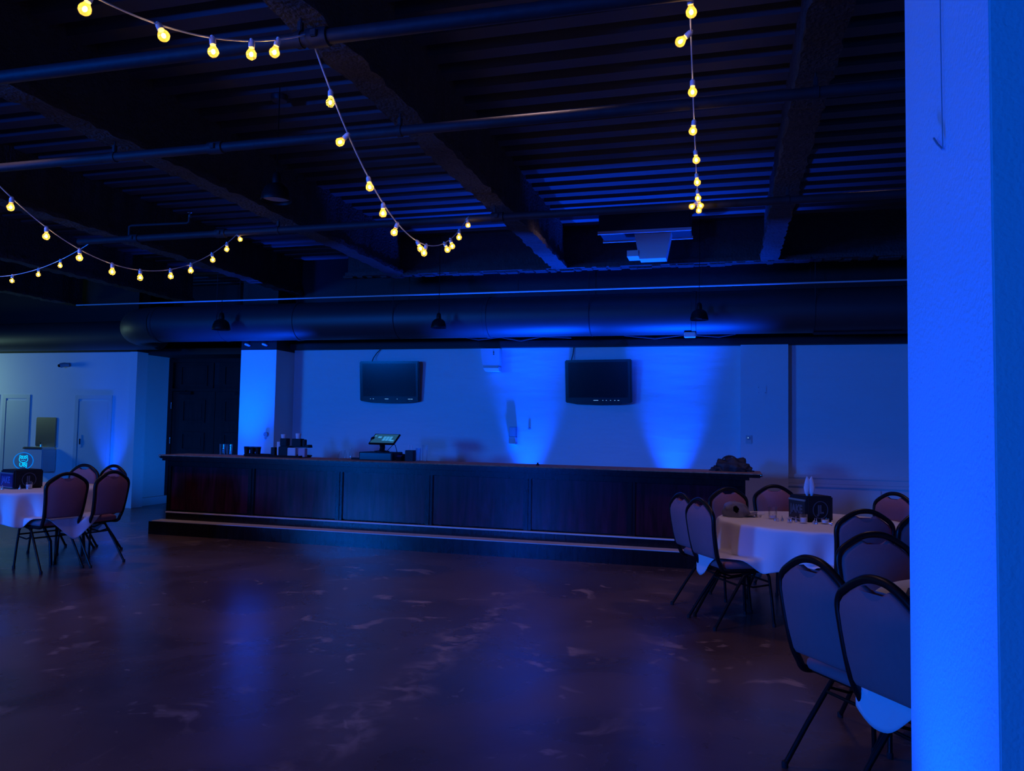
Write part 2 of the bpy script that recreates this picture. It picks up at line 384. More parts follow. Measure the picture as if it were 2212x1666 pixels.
# round air duct in front of the bar wall
dt = thing('air_duct', 'large round dark duct running above the bar wall', 'duct', (-8.4, 9.95, 3.0))
MB().tube([(0, 0, 0), (5, 0, 0), (13.38, 0, 0)], .27, 40).build('duct_run', M['duct'], dt, ang=60)
mb = MB()
mb.tube([(0, 0, 0), (-.2, .02, 0), (-.42, .10, 0), (-.62, .26, .0), (-.72, .45, .0), (-.75, .75, .0)], .27, 40); mb.build('duct_elbow', M['duct'], dt, ang=60)
for xx in (0.02, 2.42, 5.3, 8.0, 10.4):
    MB().tube([(xx-.03, 0, 0), (xx-.025, 0, 0), (xx+.025, 0, 0), (xx+.03, 0, 0)], [.271, .279, .279, .271], 40).build('duct_collar', M['duct'], dt, ang=30)
for xx in (1.2, 4.0, 6.7, 9.4):
    MB().tube([(xx, -.272*math.cos(a), -.272*math.sin(a)*-1) for a in [PI*i/20-PI for i in range(21)]], .006, 6).tube([(xx, -.272, 0), (xx, -.272, 1.0)], .005, 6).tube([(xx, .272, 0), (xx, .272, 1.0)], .005, 6).build('duct_strap', M['pipe'], dt)
t = thing('conduit', 'thin pale conduit running along the upper front of the round duct', 'conduit', (-2.0, 9.55, 3.27))
MB().tube([(-7.6, 0, 0), (0, 0, 0), (6.9, 0, 0)], .010, 8).build('conduit_run', M['ltgrey'], t)
for q in (-2.9, -.6, 1.7, 4.0, 6.3): MB().tube([(q, 0, .008), (q, 0, .262)], .004, 6).build('conduit_hanger', M['pipe'], t)
mb = MB().tube([(-17, 11.0, 2.98), (-9.3, 11.0, 2.98)], .25, 32); tag(mb.build('air_duct', M['duct'], ang=60), 'smaller dark duct along the top of the left wall', 'duct')

# hanging ceiling unit with pale outlet
t = thing('ceiling_unit', 'black boxy heating unit with pale outlet hung under the ceiling', 'heater', (-.92, 9.0, 3.79))
MB().lo((-.52, -.2, 0), (.52, .2, .26), .01).build('casing', M['black'], t)
MB().lo((-.53, -.21, -.02), (.53, -.19, .015)).lo((-.53, .19, -.02), (.53, .21, .015)).build('edge_highlight', M['ltgrey'], t)  # pale strips stand for light along the casing's bottom edges
mb = MB(); mb.prism([(-.12, 0), (.30, 0), (.24, -.30), (-.06, -.30)], -.1, .1); mb.build('outlet', M['ltgrey'], t)
MB().lo((-.20, -.12, -.27), (-.07, .12, -.20)).build('outlet_flap', M['ltgrey'], t)
for q in (-.4, .4): MB().tube([(q, 0, .255), (q, 0, .27)], .01, 6).build('hanger_rod', M['pipe'], t)
# smoke detector under the deck
tag(MB().lathe([(0, 0), (.03, -.012), (.055, -.01), (.065, .01), (.065, .03), (0, .03)], 24, (-3.33, 5.14, 4.02)).build('smoke_detector', M['duct']), 'small round smoke detector on the dark ceiling', 'smoke detector')

# pendant dome lamps
def pendant(x, y, zb, r, top, label):
    t = thing('pendant_lamp', label, 'lamp', (x, y, zb), 0, 'unlit dome pendant lamps')
    k = r/.11
    MB().lathe([(.110*k, 0), (.112*k, .004*k), (.108*k, .03*k), (.10*k, .065*k), (.085*k, .10*k), (.055*k, .125*k), (.030*k, .135*k), (.030*k, .132*k), (.053*k, .12*k), (.082*k, .096*k), (.096*k, .063*k), (.104*k, .03*k), (.108*k, .002*k)], 32).build('lamp_shade', [M['blackplastic']], t)
    MB().lathe([(.1035*k, .028*k), (.0955*k, .062*k), (.0815*k, .095*k), (.0525*k, .119*k), (0, .13*k)], 32).build('shade_lining', M['white'], t)
    MB().lathe([(0, .125*k), (.032*k, .13*k), (.034*k, .16*k), (.028*k, .205*k), (.012*k, .22*k), (0, .225*k)], 20).build('lamp_cap', M['blackplastic'], t)
    MB().sphere((0, 0, .07*k), .03*k, (1, 1, 1.2)).build('lamp_bulb', M['white'], t)
    MB().tube([(0, 0, .22*k), (0, 0, top-zb)], .004, 6).build('cord', M['blackplastic'], t)
    return t
pendant(-3.24, 5.0, 3.18, .11, 4.05, 'black dome pendant lamp with pale lining, the largest, below the second pipe')
pendant(-6.92, 9.42, 2.83, .125, 4.05, 'small black dome pendant in front of the duct, above the pillar end of the bar')
pendant(-3.63, 9.42, 2.80, .10, 4.05, 'small black dome pendant hanging in front of the duct, between the two televisions')
pendant(-.32, 9.36, 2.83, .105, 4.05, 'small black dome pendant hanging in front of the duct, at the right end')

# ------------------------------------------------------------------ string lights
def bulb_mesh():
    mb = MB(); R = .024
    prof = [(.0125, 0), (.0125, -.006), (.014, -.010)]
    for i in range(3, 13): a = PI*i/12-0; prof.append((R*math.sin(a), -.032+R*math.cos(a)))
    prof[-1] = (0, -.056)
    mb.lathe(prof, 20); return mb.mesh('bulb', M['bulbglass'])
def socket_mesh():
    mb = MB().lathe([(0, .030), (.010, .030), (.014, .024), (.014, .0), (.0125, -.003), (0, -.003)], 14); mb.box((0, 0, .032), (.012, .022, .012), bev=.003); return mb.mesh('socket', M['white'])
def filament_mesh():
    mb = MB()
    mb.sphere((0, 0, -.031), .0085, (1, 1, 1.25), 8, 6); return mb.mesh('filament', M['filament'])
BM, SM, FM = bulb_mesh(), socket_mesh(), filament_mesh()
def string_light(label, P0, P1, sag, ts, ext=None):
    P0 = Vector(P0); P1 = Vector(P1); t = thing('string_light', label, 'string lights', P0, 0, 'globe string lights under the ceiling')
    f = lambda s: (P1-P0)*s - Vector((0, 0, 4*sag*s*(1-s)))
    MB().tube([f(i/60) for i in range(61)], .0042, 6).build('wire', M['white'], t)
    for s, tx, ty in ts:
        q = f(s)
        d = Vector((tx, ty, -1)).normalized(); rot = Vector((0, 0, -1)).rotation_difference(d).to_euler()
        so = bpy.data.objects.new('socket', SM); C.objects.link(so); so.parent = t; so.location = q+d*.028; so.rotation_euler = rot
        bo = bpy.data.objects.new('bulb', BM); C.objects.link(bo); bo.parent = t; bo.location = q+d*.031; bo.rotation_euler = rot
        fo = bpy.data.objects.new('filament', FM); C.objects.link(fo); fo.parent = bo
    return t
string_light('bulb string at top left, the nearest, sagging towards the joint in the nearest pipe', (-2.6, 1.6, 3.42), (-1.977, 3.254, 3.42), .28, [(.02, 0, 0), (.22, 0, .2), (.433, -.2, -.2), (.585, .6, -.1), (.722, .1, 0), (.832, 0, 0), (.912, -.3, 0)])
string_light('bulb string in the middle, drooping from the nearest pipe to the third pipe', (-1.989, 3.354, 3.42), (-2.252, 6.528, 3.42), .58, [(.066, 0, 0), (.142, -1.2, 0), (.24, .2, 0), (.322, 0, 0), (.408, -.4, .0), (.54, .5, 0), (.61, -.3, 0), (.76, .5, 0), (.815, .3, .0), (.902, 0, 0), (.985, -.1, .9)])
string_light('long bulb string on the left, drooping from the left edge to the third pipe', (-4.5, 3.28, 3.42), (-4.698, 6.62, 3.42), .68, [(.11, 0, 0), (.202, -.1, 0), (.29, 0, 0), (.383, 0, 0), (.484, 0, 0), (.579, 0, 0), (.692, .1, 0), (.776, 0, 0), (.869, .2, 0), (.94, 0, 0), (.995, 0, .8)])
string_light('bulb string hanging in a straight vertical row near the column', (-.16, 3.31, 3.42), (-.237, 6.543, 3.42), .10, [(.012, .1, .3), (.09, -1.2, 0), (.224, 0, 0), (.372, -.1, 0), (.521, .1, 0), (.676, .1, 0), (.826, .1, 0), (.93, .4, 0), (.965, -1.3, .2), (.995, .1, 0)])
string_light('bulb string at far left, the short one crossing under the long one', (-9.0, 6.6, 3.42), (-6.477, 6.62, 3.42), .34, [(.2, 0, 0), (.32, 0, 0), (.45, 0, 0), (.583, 0, 0), (.723, 0, 0), (.836, 0, 0)])
string_light('bulb string at the top edge, only its last bulb in view above the vertical row', (-.42, .9, 3.52), (-.19, 3.0, 3.47), .16, [(.74, 0, 0), (.90, -.3, 0)])

# ------------------------------------------------------------------ bar
bar = thing('bar_counter', 'long dark wood bar with brown top, panelled front and step', 'bar', (-3.6, 9.5, 0))
BX0, BX1 = -7.44, .20
def bl(mb, a, b, bev=0.): return mb.lo((a[0]+3.6, a[1]-9.5, a[2]), (b[0]+3.6, b[1]-9.5, b[2]), bev)
bl(MB(), (BX0, 9.13, .29), (BX1, 9.52, 1.02)).build('body', M['bartrim'], bar)
bl(MB(), (-7.50, 8.95, 1.05), (.375, 9.56, 1.064), .004).build('bar_top', M['bartop'], bar)
bl(bl(MB(), (-7.46, 8.985, .985), (.24, 9.54, 1.0145)), (-7.49, 8.958, 1.015), (.365, 9.55, 1.0495), .01).build('edge_moulding', M['bartrim'], bar)
bl(MB(), (BX0, 9.07, .91), (BX1, 9.13, .985), .006).build('fascia', M['bartrim'], bar)
seams = [BX0, -6.122, -4.822, -3.58, -2.313, -1.068, BX1]
for a, b in zip(seams, seams[1:]):
    bl(MB(), (a+.045, 9.105, .305), (b-.045, 9.13, .905), .004).build('front_panel', M['barwood'], bar)
for s in seams:
    mb = MB(); bl(mb, (max(BX0, s-.05), 9.085, .29), (min(BX1, s+.05), 9.13, .91), .006); bl(mb, (max(BX0, s-.012), 9.075, .29), (min(BX1, s+.012), 9.09, .91), .003)
    mb.build('pilaster_strip', M['bartrim'], bar)
bl(MB(), (-7.42, 9.05, .18), (BX1, 9.52, .283), .004).build('plinth', M['bartrim'], bar)
bl(MB(), (-7.42, 9.035, .272), (BX1, 9.09, .288), .004).build('ledge', M['nosing'], bar)
bl(MB(), (-7.52, 8.845, 0), (.3, 9.52, .172)).build('foot_step', M['bartrim'], bar)
bl(MB(), (-7.48, 8.85, .172), (.3, 9.05, .182), .003).build('step_tread', M['nosing'], bar)
MB().sphere((-7.49+3.6, 8.985-9.5, 1.044), .022).build('end_knob', M['chrome'], bar)
MB().sphere((.365+3.6, 8.985-9.5, 1.044), .02).build('end_knob', M['chrome'], bar)
ZT = 1.0645

# ------------------------------------------------------------------ things on the bar
def napkin_block(x, y, w, h, label):
    t = thing('napkin_holder', label, 'napkin holder', (x, y, ZT))
    MB().lo((-w/2, -.04, 0), (w/2, .04, h), .006).build('holder', M['blackplastic'], t)
    MB().lo((-w/2+.012, -.034, h-.01), (w/2-.012, .034, h+.006), .003).build('paper_stack', M['velvet'], t)
for x, lab in ((-6.39, 'black cup stack on the bar, leftmost of three in front of the lit pillar'), (-6.30, 'black cup stack on the bar, middle of three in front of the lit pillar'), (-6.215, 'black cup stack on the bar, rightmost of three in front of the lit pillar')):
    t = thing('cup_stack', lab, 'cups', (x, 9.36, ZT), 0, 'black cup stacks')
    MB().lathe([(.030, 0), (.038, .105), (.040, .107), (.0405, .112), (.036, .112), (.029, .006), (0, .006), (0, 0)], 20).build('outer_cup', M['blackplastic'], t)
    for k in range(2): MB().lathe([(.0405, .113+.01*k), (.0415, .115+.01*k), (.0415, .12+.01*k), (.037, .12+.01*k)], 20).build('rim', M['blackplastic'], t)
t = thing('serving_tray', 'long black serving tray on the bar by the pillar', 'tray', (-5.90, 9.36, ZT))
MB().lo((-.42, -.16, 0), (.42, .16, .012), .005).build('tray_base', M['blackplastic'], t)
MB().tube([(-.42, -.16, .02), (.42, -.16, .02), (.45, 0, .03), (.42, .16, .02), (-.42, .16, .02), (-.45, 0, .03), (-.42, -.16, .02)], .01, 8).build('tray_rim', M['blackplastic'], t)
zt = ZT+.0125
t = thing('condiment_caddy', 'black condiment caddy on the tray, tiered', 'caddy', (-5.71, 9.36, zt))
MB().lo((-.14, -.08, 0), (.0, .10, .13), .006).build('lower_bin', M['blackplastic'], t)
MB().lo((-.17, .0, .14), (-.07, .10, .24), .006).build('upper_bin', M['blackplastic'], t)
MB().lo((.01, .0, .14), (.15, .10, .24), .006).build('upper_bin', M['blackplastic'], t)
MB().lo((-.19, .04, .12), (.27, .11, .14), .004).lo((.16, .02, .14), (.20, .08, .23), .006).lo((.22, .0, .12), (.27, .1, .16), .004).build('rack', M['blackplastic'], t)
for k, (x, y, z, h, lab) in enumerate([(-5.855, 9.41, zt+.24, .055, 'white paper cup stack on the caddy, left one'), (-5.63, 9.41, zt+.24, .07, 'white paper cup stack on the caddy, right one')]):
    tag(MB().lathe([(0, 0), (.030, 0), (.038, h), (.034, h), (.028, .005), (0, .005)], 20, (x, y, z)).build('paper_cup', M['paper']), lab, 'cup', 'paper cups on the caddy')
tag(MB().lathe([(0, 0), (.028, 0), (.036, .19), (.033, .19), (.026, .006), (0, .006)], 20, (-5.94, 9.45, zt)).build('paper_cup', M['paper']), 'pale tall stack of paper cups at the left of the caddy', 'cup')
tag(MB().lo((-5.68, 9.23, zt), (-5.56, 9.275, zt+.12), .005).build('sugar_box', M['ltgrey']), 'pale square packet box in front of the caddy', 'box')
tag(MB().lo((-5.53, 9.25, zt), (-5.43, 9.32, zt+.115), .005).build('tea_box', M['box']), 'mauve box at the right end of the tray', 'box')
tag(MB().lo((-5.94, 9.24, zt), (-5.88, 9.30, zt+.12), .005).build('stir_stick_box', M['blackplastic']), 'narrow black box standing left of the caddy on the tray', 'box')
def tumbler(x, y, r, h, label, group=None, z=ZT, m='glass'):
    return tag(MB().lathe([(0, 0), (r*.85, 0), (r, h), (r*.93, h), (r*.78, .01), (0, .01)], 20, (x, y, z)).build('tumbler', M[m]), label, 'glass', group)
tumbler(-6.87, 9.48, .04, .15, 'clear drinking glass at the left end of the bar, left one', 'glasses at the left end of the bar')
tumbler(-6.75, 9.47, .042, .15, 'clear drinking glass at the left end of the bar, right one', 'glasses at the left end of the bar')
for x, y, r, h, lab in ((-4.93, 9.30, .033, .11, 'small clear bottle left of the till, leftmost of three'), (-4.85, 9.28, .02, .13, 'small clear bottle left of the till, middle of three'), (-4.775, 9.30, .022, .15, 'small clear bottle left of the till, rightmost of three')):
    t = thing('small_bottle', lab, 'bottle', (x, y, ZT), 0, 'small bottles left of the till')
    MB().lathe([(0, 0), (r, 0), (r, h*.5), (r*.5, h*.72), (r*.4, h*.95), (0, h*.95)], 16).build('bottle_body', M['glass'], t)
    MB().lathe([(0, h*.93), (r*.5, h*.93), (r*.5, h), (0, h)], 12).build('bottle_cap', M['white'], t)
tag(MB().lo((-4.76, 9.27, ZT), (-4.64, 9.35, ZT+.025), .004).build('bar_mat', M['rubber']), 'flat black pad beside the till', 'mat')
t = thing('cash_drawer', 'black cash drawer under the till screen', 'cash drawer', (-4.37, 9.36, ZT))
MB().lo((-.25, -.14, 0), (.22, .2, .105), .006).build('drawer_case', M['blackplastic'], t)
MB().lo((-.235, -.146, .012), (.205, -.139, .092), .003).build('drawer_front', M['bezel'], t)
t = thing('till_screen', 'tilted till touchscreen on a black stand atop the cash drawer', 'screen', (-4.38, 9.40, ZT+.106))
MB().lathe([(0, 0), (.10, 0), (.10, .012), (.04, .02), (0, .02)], 24).tube([(0, 0, .01), (0, .02, .06), (0, -.0, .11)], .035, 12).build('stand', M['blackplastic'], t)
sc = bpy.data.objects.new('screen_panel', MB().lo((-.185, -.012, -.115), (.185, .012, .115), .005).mesh('screen_panel', M['blackplastic'])); C.objects.link(sc); sc.parent = t; sc.location = (.05, -.03, .165); sc.rotation_euler = (math.radians(-57), 0, math.radians(-2))
MB().lo((-.168, -.0135, -.098), (.168, -.012, .100)).build('display', M['ui'], sc)
mb = MB(); mb.lo((-.10, -.0145, .012), (-.05, -.0136, .045)); mb.lo((-.16, -.0145, .05), (-.13, -.0136, .062))
for r_ in range(4):
    for c_ in range(3): mb.lo((-.02+.045*c_, -.0145, -.048+.025*r_), (.018+.045*c_, -.0136, -.029+.025*r_))
mb.lo((.10, -.0145, -.058), (.15, -.0136, -.03)); mb.build('screen_tiles', M['ui2'], sc)
MB().sphere((-.17, -.0, .0), .03, (1, 1, 1.3)).build('card_reader', M['blackplastic'], sc)
tag(MB().tube([(-4.33, 9.45, ZT+.115), (-4.25, 9.46, ZT+.20), (-4.20, 9.42, ZT+.20), (-4.16, 9.40, ZT+.10), (-4.15, 9.40, ZT+.01)], .004, 6).build('power_cable', M['blackplastic']), 'thin black cable looping from the till screen to the bar', 'cable')
t = thing('card_terminal', 'black card terminal right of the cash drawer', 'card terminal', (-4.07, 9.30, ZT))
MB().box((0, 0, .045), (.09, .16, .04), rx=.35, bev=.008).lo((-.045, -.02, 0), (.045, .08, .05)).build('terminal_body', M['blackplastic'], t)
MB().box((0, -.03, .064), (.06, .05, .004), rx=.35).build('keypad', M['plateblue'], t)
tag(MB().lo((-4.0, 9.28, ZT), (-3.885, 9.38, ZT+.14), .005).build('black_caddy', M['blackplastic']), 'small black box holding straws beside the clear jars', 'box')
for k, (x, h) in enumerate(((-3.975, .21), (-3.93, .20))):
    tag(MB().tube([(x, 9.33, ZT+.141), (x+.004, 9.33, ZT+h)], .006, 8).build('straw', M['white']), ('white straw standing on the small black box, left one', 'white straw standing on the small black box, right one')[k], 'straw', 'straws by the till')
tumbler(-3.83, 9.32, .036, .17, 'clear jar right of the small black box, left of two', 'clear jars right of the till', m='acrylic')
tumbler(-3.745, 9.33, .04, .21, 'tall clear jar right of the small black box, right of two', 'clear jars right of the till', m='glass')
tag(MB().lathe([(0, 0), (.02, 0), (.022, .012), (.009, .02), (.011, .032), (0, .036)], 16, (-2.23, 9.25, ZT)).build('bottle_stopper', M['blackplastic']), 'tiny black stopper alone on the bar between the lights', 'stopper')

def lump(name, c, sc, m, seed, amp=.12, parent=None, n=3):
    mb = MB(); q = bmesh.ops.create_icosphere(mb.bm, subdivisions=4, radius=1.)
    rn = random.Random(seed); dirs = [(Vector((rn.uniform(-1, 1), rn.uniform(-1, 1), rn.uniform(-1, 1))).normalized(), rn.uniform(-1, 1), rn.uniform(2, 7)) for _ in range(14)]
    for v in mb.bm.verts:
        d = v.co.normalized(); k = 1+sum(a*amp*.5*math.sin(f_*d.dot(dd)*2+a*5) for dd, a, f_ in dirs)/2.2
        p_ = Vector((d.x*sc[0]*k, d.y*sc[1]*k, max(-.02*0, d.z*sc[2]*k)))
        v.co = p_+Vector(c)
    return mb.build(name, m, parent)
t = thing('shoulder_bag', 'slumped black bag with a strap on the right end of the bar', 'bag', (.06, 9.32, ZT))
lump('bag_body', (0, 0, 0), (.175, .12, .145), M['bag'], 5, .35, t)
lump('side_pocket', (.13, -.02, 0), (.09, .08, .085), M['bag'], 9, .4, t)
lump('bag_flap', (-.12, -.03, 0), (.12, .08, .06), M['bag'], 12, .4, t)
MB().tube([(-.03+.09*math.cos(a), -.04, .10+.075*math.sin(a)) for a in [PI*i/16 for i in range(17)]], .009, 8).build('handle', M['bag'], t)
MB().tube([(.02, -.11, .07), (.07, -.125, .05), (.12, -.11, .04), (.18, -.08, .02), (.24, -.05, .008)], .008, 8).build('strap', M['bag'], t)

# ------------------------------------------------------------------ things on the back wall
def tv(x, z, yaw, label, leds):
    t = thing('television', label, 'television', (x, 10.655, z), yaw, 'wall televisions')
    t.rotation_euler = (.10, 0, yaw)
    MB().lo((-.475, -.035, -.30), (.475, .03, .30), .012).build('tv_frame', M['bezel'], t)
    MB().lo((-.425, -.0375, -.225), (.425, -.035, .265)).build('tv_screen', M['screen'], t)
    mb = MB(); mb.prism([(-.46, -.298), (.46, -.298), (.30, -.322), (0, -.330), (-.30, -.322)], -.03, .02); mb.build('lower_lip', M['bezel'], t)
    mb = MB()
    for q, w in leds: mb.lo((q-w, -.0385, -.268), (q+w, -.0352, -.260))
    mb.build('logo_and_buttons', M['led'], t)
    MB().lo((-.14, .03, -.12), (.14, .085, .12)).build('wall_mount', M['blackplastic'], t)
    return t
tv(-4.865, 2.178, 0.02, 'wall television on the left, above the till', [(-.30, .006), (-.255, .008), (-.04, .03), (.13, .006), (.32, .018), (.36, .016)])
tv(-1.722, 2.182, -.12, 'wall television on the right, between the two blue light beams', [(-.03, .035), (.07, .006), (.12, .006), (.18, .006), (.24, .008), (.29, .012)])
tag(MB().tube([(-5.17, 10.66, 2.47), (-5.16, 10.70, 2.54), (-5.12, 10.72, 2.61), (-5.05, 10.73, 2.68)], .006, 6).build('tv_cable', M['blackplastic']), 'black cable curving up from the left television', 'cable')
tag(MB().tube([(-2.115, 10.68, 2.46), (-2.10, 10.72, 2.56), (-2.085, 10.73, 2.68)], .006, 6).build('tv_cable', M['blackplastic']), 'black cable running straight up from the right television', 'cable')
t = thing('wall_speaker', 'pale tapered speaker box high on the wall between the televisions', 'speaker', (-3.26, 10.62, 2.33), .1)
mb = MB(); mb.prism([(-.15, .31), (.125, .31), (.125, .10), (.105, .03), (-.10, .03), (-.125, .10)], -.10, .11); mb.build('speaker_box', M['doorpaint'], t)
mb = MB(); mb.prism([(-.105, .03), (.115, .03), (.12, .05), (.125, -.015), (-.075, -.015)], -.11, .10); mb.build('speaker_base', M['white'], t)
MB().lo((.035, -.106, .22), (.05, -.1, .235)).lo((.035, -.106, .25), (.05, -.1, .265)).build('vent_slot', M['blackplastic'], t)
t = thing('towel_dispenser', 'narrow dispenser on the wall in the left blue beam', 'dispenser', (-2.95, 10.70, 1.29))
MB().lo((-.05, -.05, .095), (.05, .05, .24), .008).build('dispenser_cover', M['grey'], t)
MB().lo((-.05, -.05, .0), (.05, .05, .094), .008).build('dispenser_base', M['ltgrey'], t)
MB().lo((-.05, -.075, -.012), (.055, .05, 0.), .003).build('drip_tray', M['white'], t)
t = thing('wall_hook', 'dark round hook on the wall in the left blue beam', 'hook', (-2.72, 10.74, 1.51))
MB().tube([(0, 0, 0), (0, -.03, 0)], [.02, .014], 12).build('peg', M['grey'], t)
t = thing('light_switch', 'small dark switch with white dot on the pilaster', 'switch', (.275, 10.615, 1.42))
MB().lo((-.04, -.008, -.055), (.04, .006, .055), .004).build('switch_plate', M['doorpaint'], t)
MB().lo((-.022, -.014, -.005), (.022, -.006, .035), .003).build('rocker', M['grey'], t)
MB().sphere((-.008, -.014, .02), .008).build('indicator_light', M['led'], t)
t = thing('blank_plate', 'faint square blank plate higher up on the pilaster', 'plate', (.437, 10.615, 2.067))
MB().lo((-.058, -.005, -.055), (.058, .006, .055), .003).build('cover_plate', M['wall'], t)
MB().sphere((-.04, -.006, .035), .006).sphere((-.04, -.006, -.035), .006).sphere((.045, -.006, -.035), .006).build('screw', M['chrome'], t)
t = thing('outlet_box', 'round outlet box on the side of the lit pillar', 'outlet', (-6.66, 10.235, 1.35))
MB().tube([(0, 0, 0), (0, -.03, 0)], .035, 16).build('box_body', M['grey'], t)
MB().sphere((-.02, -.02, -.06), .018).build('plug', M['white'], t)
for k, x in enumerate((-7.02, -6.72)):
    tag(MB().box((x, 10.20, 2.70), (.075, .06, .03), rz=.1, bev=.008, ry=.3).build('ceiling_clip', M['white']), ('pale clip above the lit pillar, left one', 'pale clip above the lit pillar, right one')[k], 'clip', 'clips above the pillar')
# cables under the duct
mb = MB()
tag(mb.tube([(-3.5, 10.12, 2.76), (-3.3, 10.10, 2.72), (-3.0, 10.12, 2.755), (-2.7, 10.10, 2.70), (-2.4, 10.12, 2.755), (-2.0, 10.1, 2.73)], .012, 6).build('cable_bundle', M['pipe']), 'tangled cables below the duct between the televisions', 'cables')
tag(MB().tube([(-1.3, 10.12, 2.755), (-.9, 10.12, 2.71), (-.5, 10.12, 2.755), (-.1, 10.12, 2.72), (.1, 10.12, 2.755)], .014, 6).build('cable_bundle', M['pipe']), 'dark cables below the duct above the right television', 'cables')
tag(MB().lo((-.52, 9.82, 2.685), (-.38, 9.92, 2.746), .006).build('junction_box', M['white']), 'pale junction box under the duct near its right end', 'box')
tag(MB().tube([(1.0, 9.9, 2.718), (1.8, 9.9, 2.718), (4.9, 9.9, 2.718)], .018, 8).build('conduit', M['pipe']), 'thin conduit under the duct at the far right', 'conduit')

# ------------------------------------------------------------------ wooden double doors in the alcove
d1 = bpy.data.objects.new('door_1', None); C.objects.link(d1); d1.location = (-9.08, 12.3, 0); struct(d1, 'dark reddish double wooden doors in the alcove', 'door')
MB().lo((-1.02, -.05, 0), (-.93, 0, 2.619)).lo((.93, -.05, 0), (1.019, 0, 2.619)).lo((-.929, -.05, 2.08), (.929, 0, 2.13)).lo((-1.02, -.05, 2.62), (2.3, 0, 2.69)).lo((1.02, -.04, 0), (2.3, 0, 2.619)).build('door_frame', M['doorwood'], d1)
for sgn in (-1, 1):
    lf = MB().lo((min(sgn*.005, sgn*.925), -.035, .01), (max(sgn*.005, sgn*.925), 0, 2.075)).build('door_leaf', M['doorwood'], d1)
    for x0, x1 in ((.20, .70),):
        for z0, z1 in ((.18, .86), (.98, 1.32), (1.50, 1.93)):
            a, b = sorted((sgn*x0, sgn*x1)); mb = MB()
            mb.lo((a, -.056, z0), (b, -.034, z0+.035)).lo((a, -.056, z1-.035), (b, -.034, z1)).lo((a, -.056, z0+.036), (a+.035, -.034, z1-.036)).lo((b-.035, -.056, z0+.036), (b, -.034, z1-.036)); mb.lo((a+.08, -.044, z0+.08), (b-.08, -.034, z1-.08), .004); mb.build('panel_moulding', M['doorwood'], lf)
    for z in (.4, 1.1, 1.75): MB().tube([(sgn*.935, -.055, z), (sgn*.935, -.055, z+.12)], .01, 8).build('hinge', M['steel'], lf)
    MB().lo((sgn*.60-.13, -.12, 2.02), (sgn*.60+.13, -.05, 2.075), .006).box((sgn*.72, -.10, 2.085), (.30, .03, .012), rz=sgn*.15).build('door_closer', M['blackplastic'], lf)
for a, b in ((-.88, -.06), (.06, .88)):
    MB().lo((a, -.03, 2.14), (b, 0, 2.61)).build('transom_panel', M['doorwood'], d1)
    mb = MB(); mb.lo((a+.12, -.052, 2.18), (b-.12, -.029, 2.21)).lo((a+.12, -.052, 2.53), (b-.12, -.029, 2.56)).lo((a+.12, -.052, 2.211), (a+.15, -.029, 2.529)).lo((b-.15, -.052, 2.211), (b-.12, -.029, 2.529)); mb.build('panel_moulding', M['doorwood'], d1)

# ------------------------------------------------------------------ left wall: flush doors, fountain, camera
def flush_door(n, x0, x1, label, handle):
    d = bpy.data.objects.new('door_%d' % n, None); C.objects.link(d); d.location = ((x0+x1)/2, 11.3, 0); struct(d, label, 'door')
    w = (x1-x0)/2
    MB().lo((-w, -.018, 0), (-w+.075, 0, 1.889)).lo((w-.075, -.018, 0), (w, 0, 1.889)).lo((-w, -.018, 1.89), (w, 0, 1.96)).build('door_frame', M['doorpaint'], d)
    MB().lo((-w+.085, -.010, .01), (w-.085, 0, 1.85)).build('door_leaf', M['doorpaint'], d)
    if handle:
        MB().lo((-w+.12, -.022, 1.03), (-w+.18, -.010, 1.25), .004).build('handle_plate', M['ltgrey'], d)
        MB().lo((-w+.14, -.035, 1.08), (-w+.16, -.022, 1.18), .003).build('door_handle', M['blackplastic'], d)
flush_door(2, -11.27, -10.47, 'flush pale door with a dark handle at the right end of the left wall', True)
flush_door(3, -12.92, -12.29, 'flush pale door left of the drinking fountain', False)
flush_door(4, -13.8, -13.02, 'flush pale door at the left edge of the picture', False)
t = thing('security_camera', 'small dark security camera high on the left wall', 'camera', (-11.48, 11.3, 2.50))
MB().lo((-.04, -.02, -.03), (.04, 0, .04), .004).build('bracket', M['grey'], t)
MB().tube([(.05, -.03, .0), (.0, -.08, -.0), (-.05, -.13, -.02)], [.035, .04, .042], 14).build('camera_body', M['grey'], t)
MB().sphere((-.055, -.138, -.022), .028).build('lens', M['screen'], t)
t = thing('drinking_fountain', 'wall drinking fountain with tall steel splash panel on the left wall', 'drinking fountain', (-11.90, 11.3, .58))
MB().lo((-.22, -.02, .44), (.24, 0, .97), .015).build('splash_panel', M['steel'], t)
MB().lo((-.18, -.30, .0), (.25, -.001, .40), .012).build('cabinet', M['ltgrey'], t)
MB().lo((-.18, -.31, .40), (.25, -.022, .44), .012).build('basin_top', M['steel'], t)
MB().tube([(.0, -.1, .44), (.0, -.1, .48), (.03, -.14, .50)], .014, 8).build('spout', M['chrome'], t)
MB().tube([(-.18, -.27, .415), (-.205, -.27, .415)], .018, 10).build('push_button', M['chrome'], t)

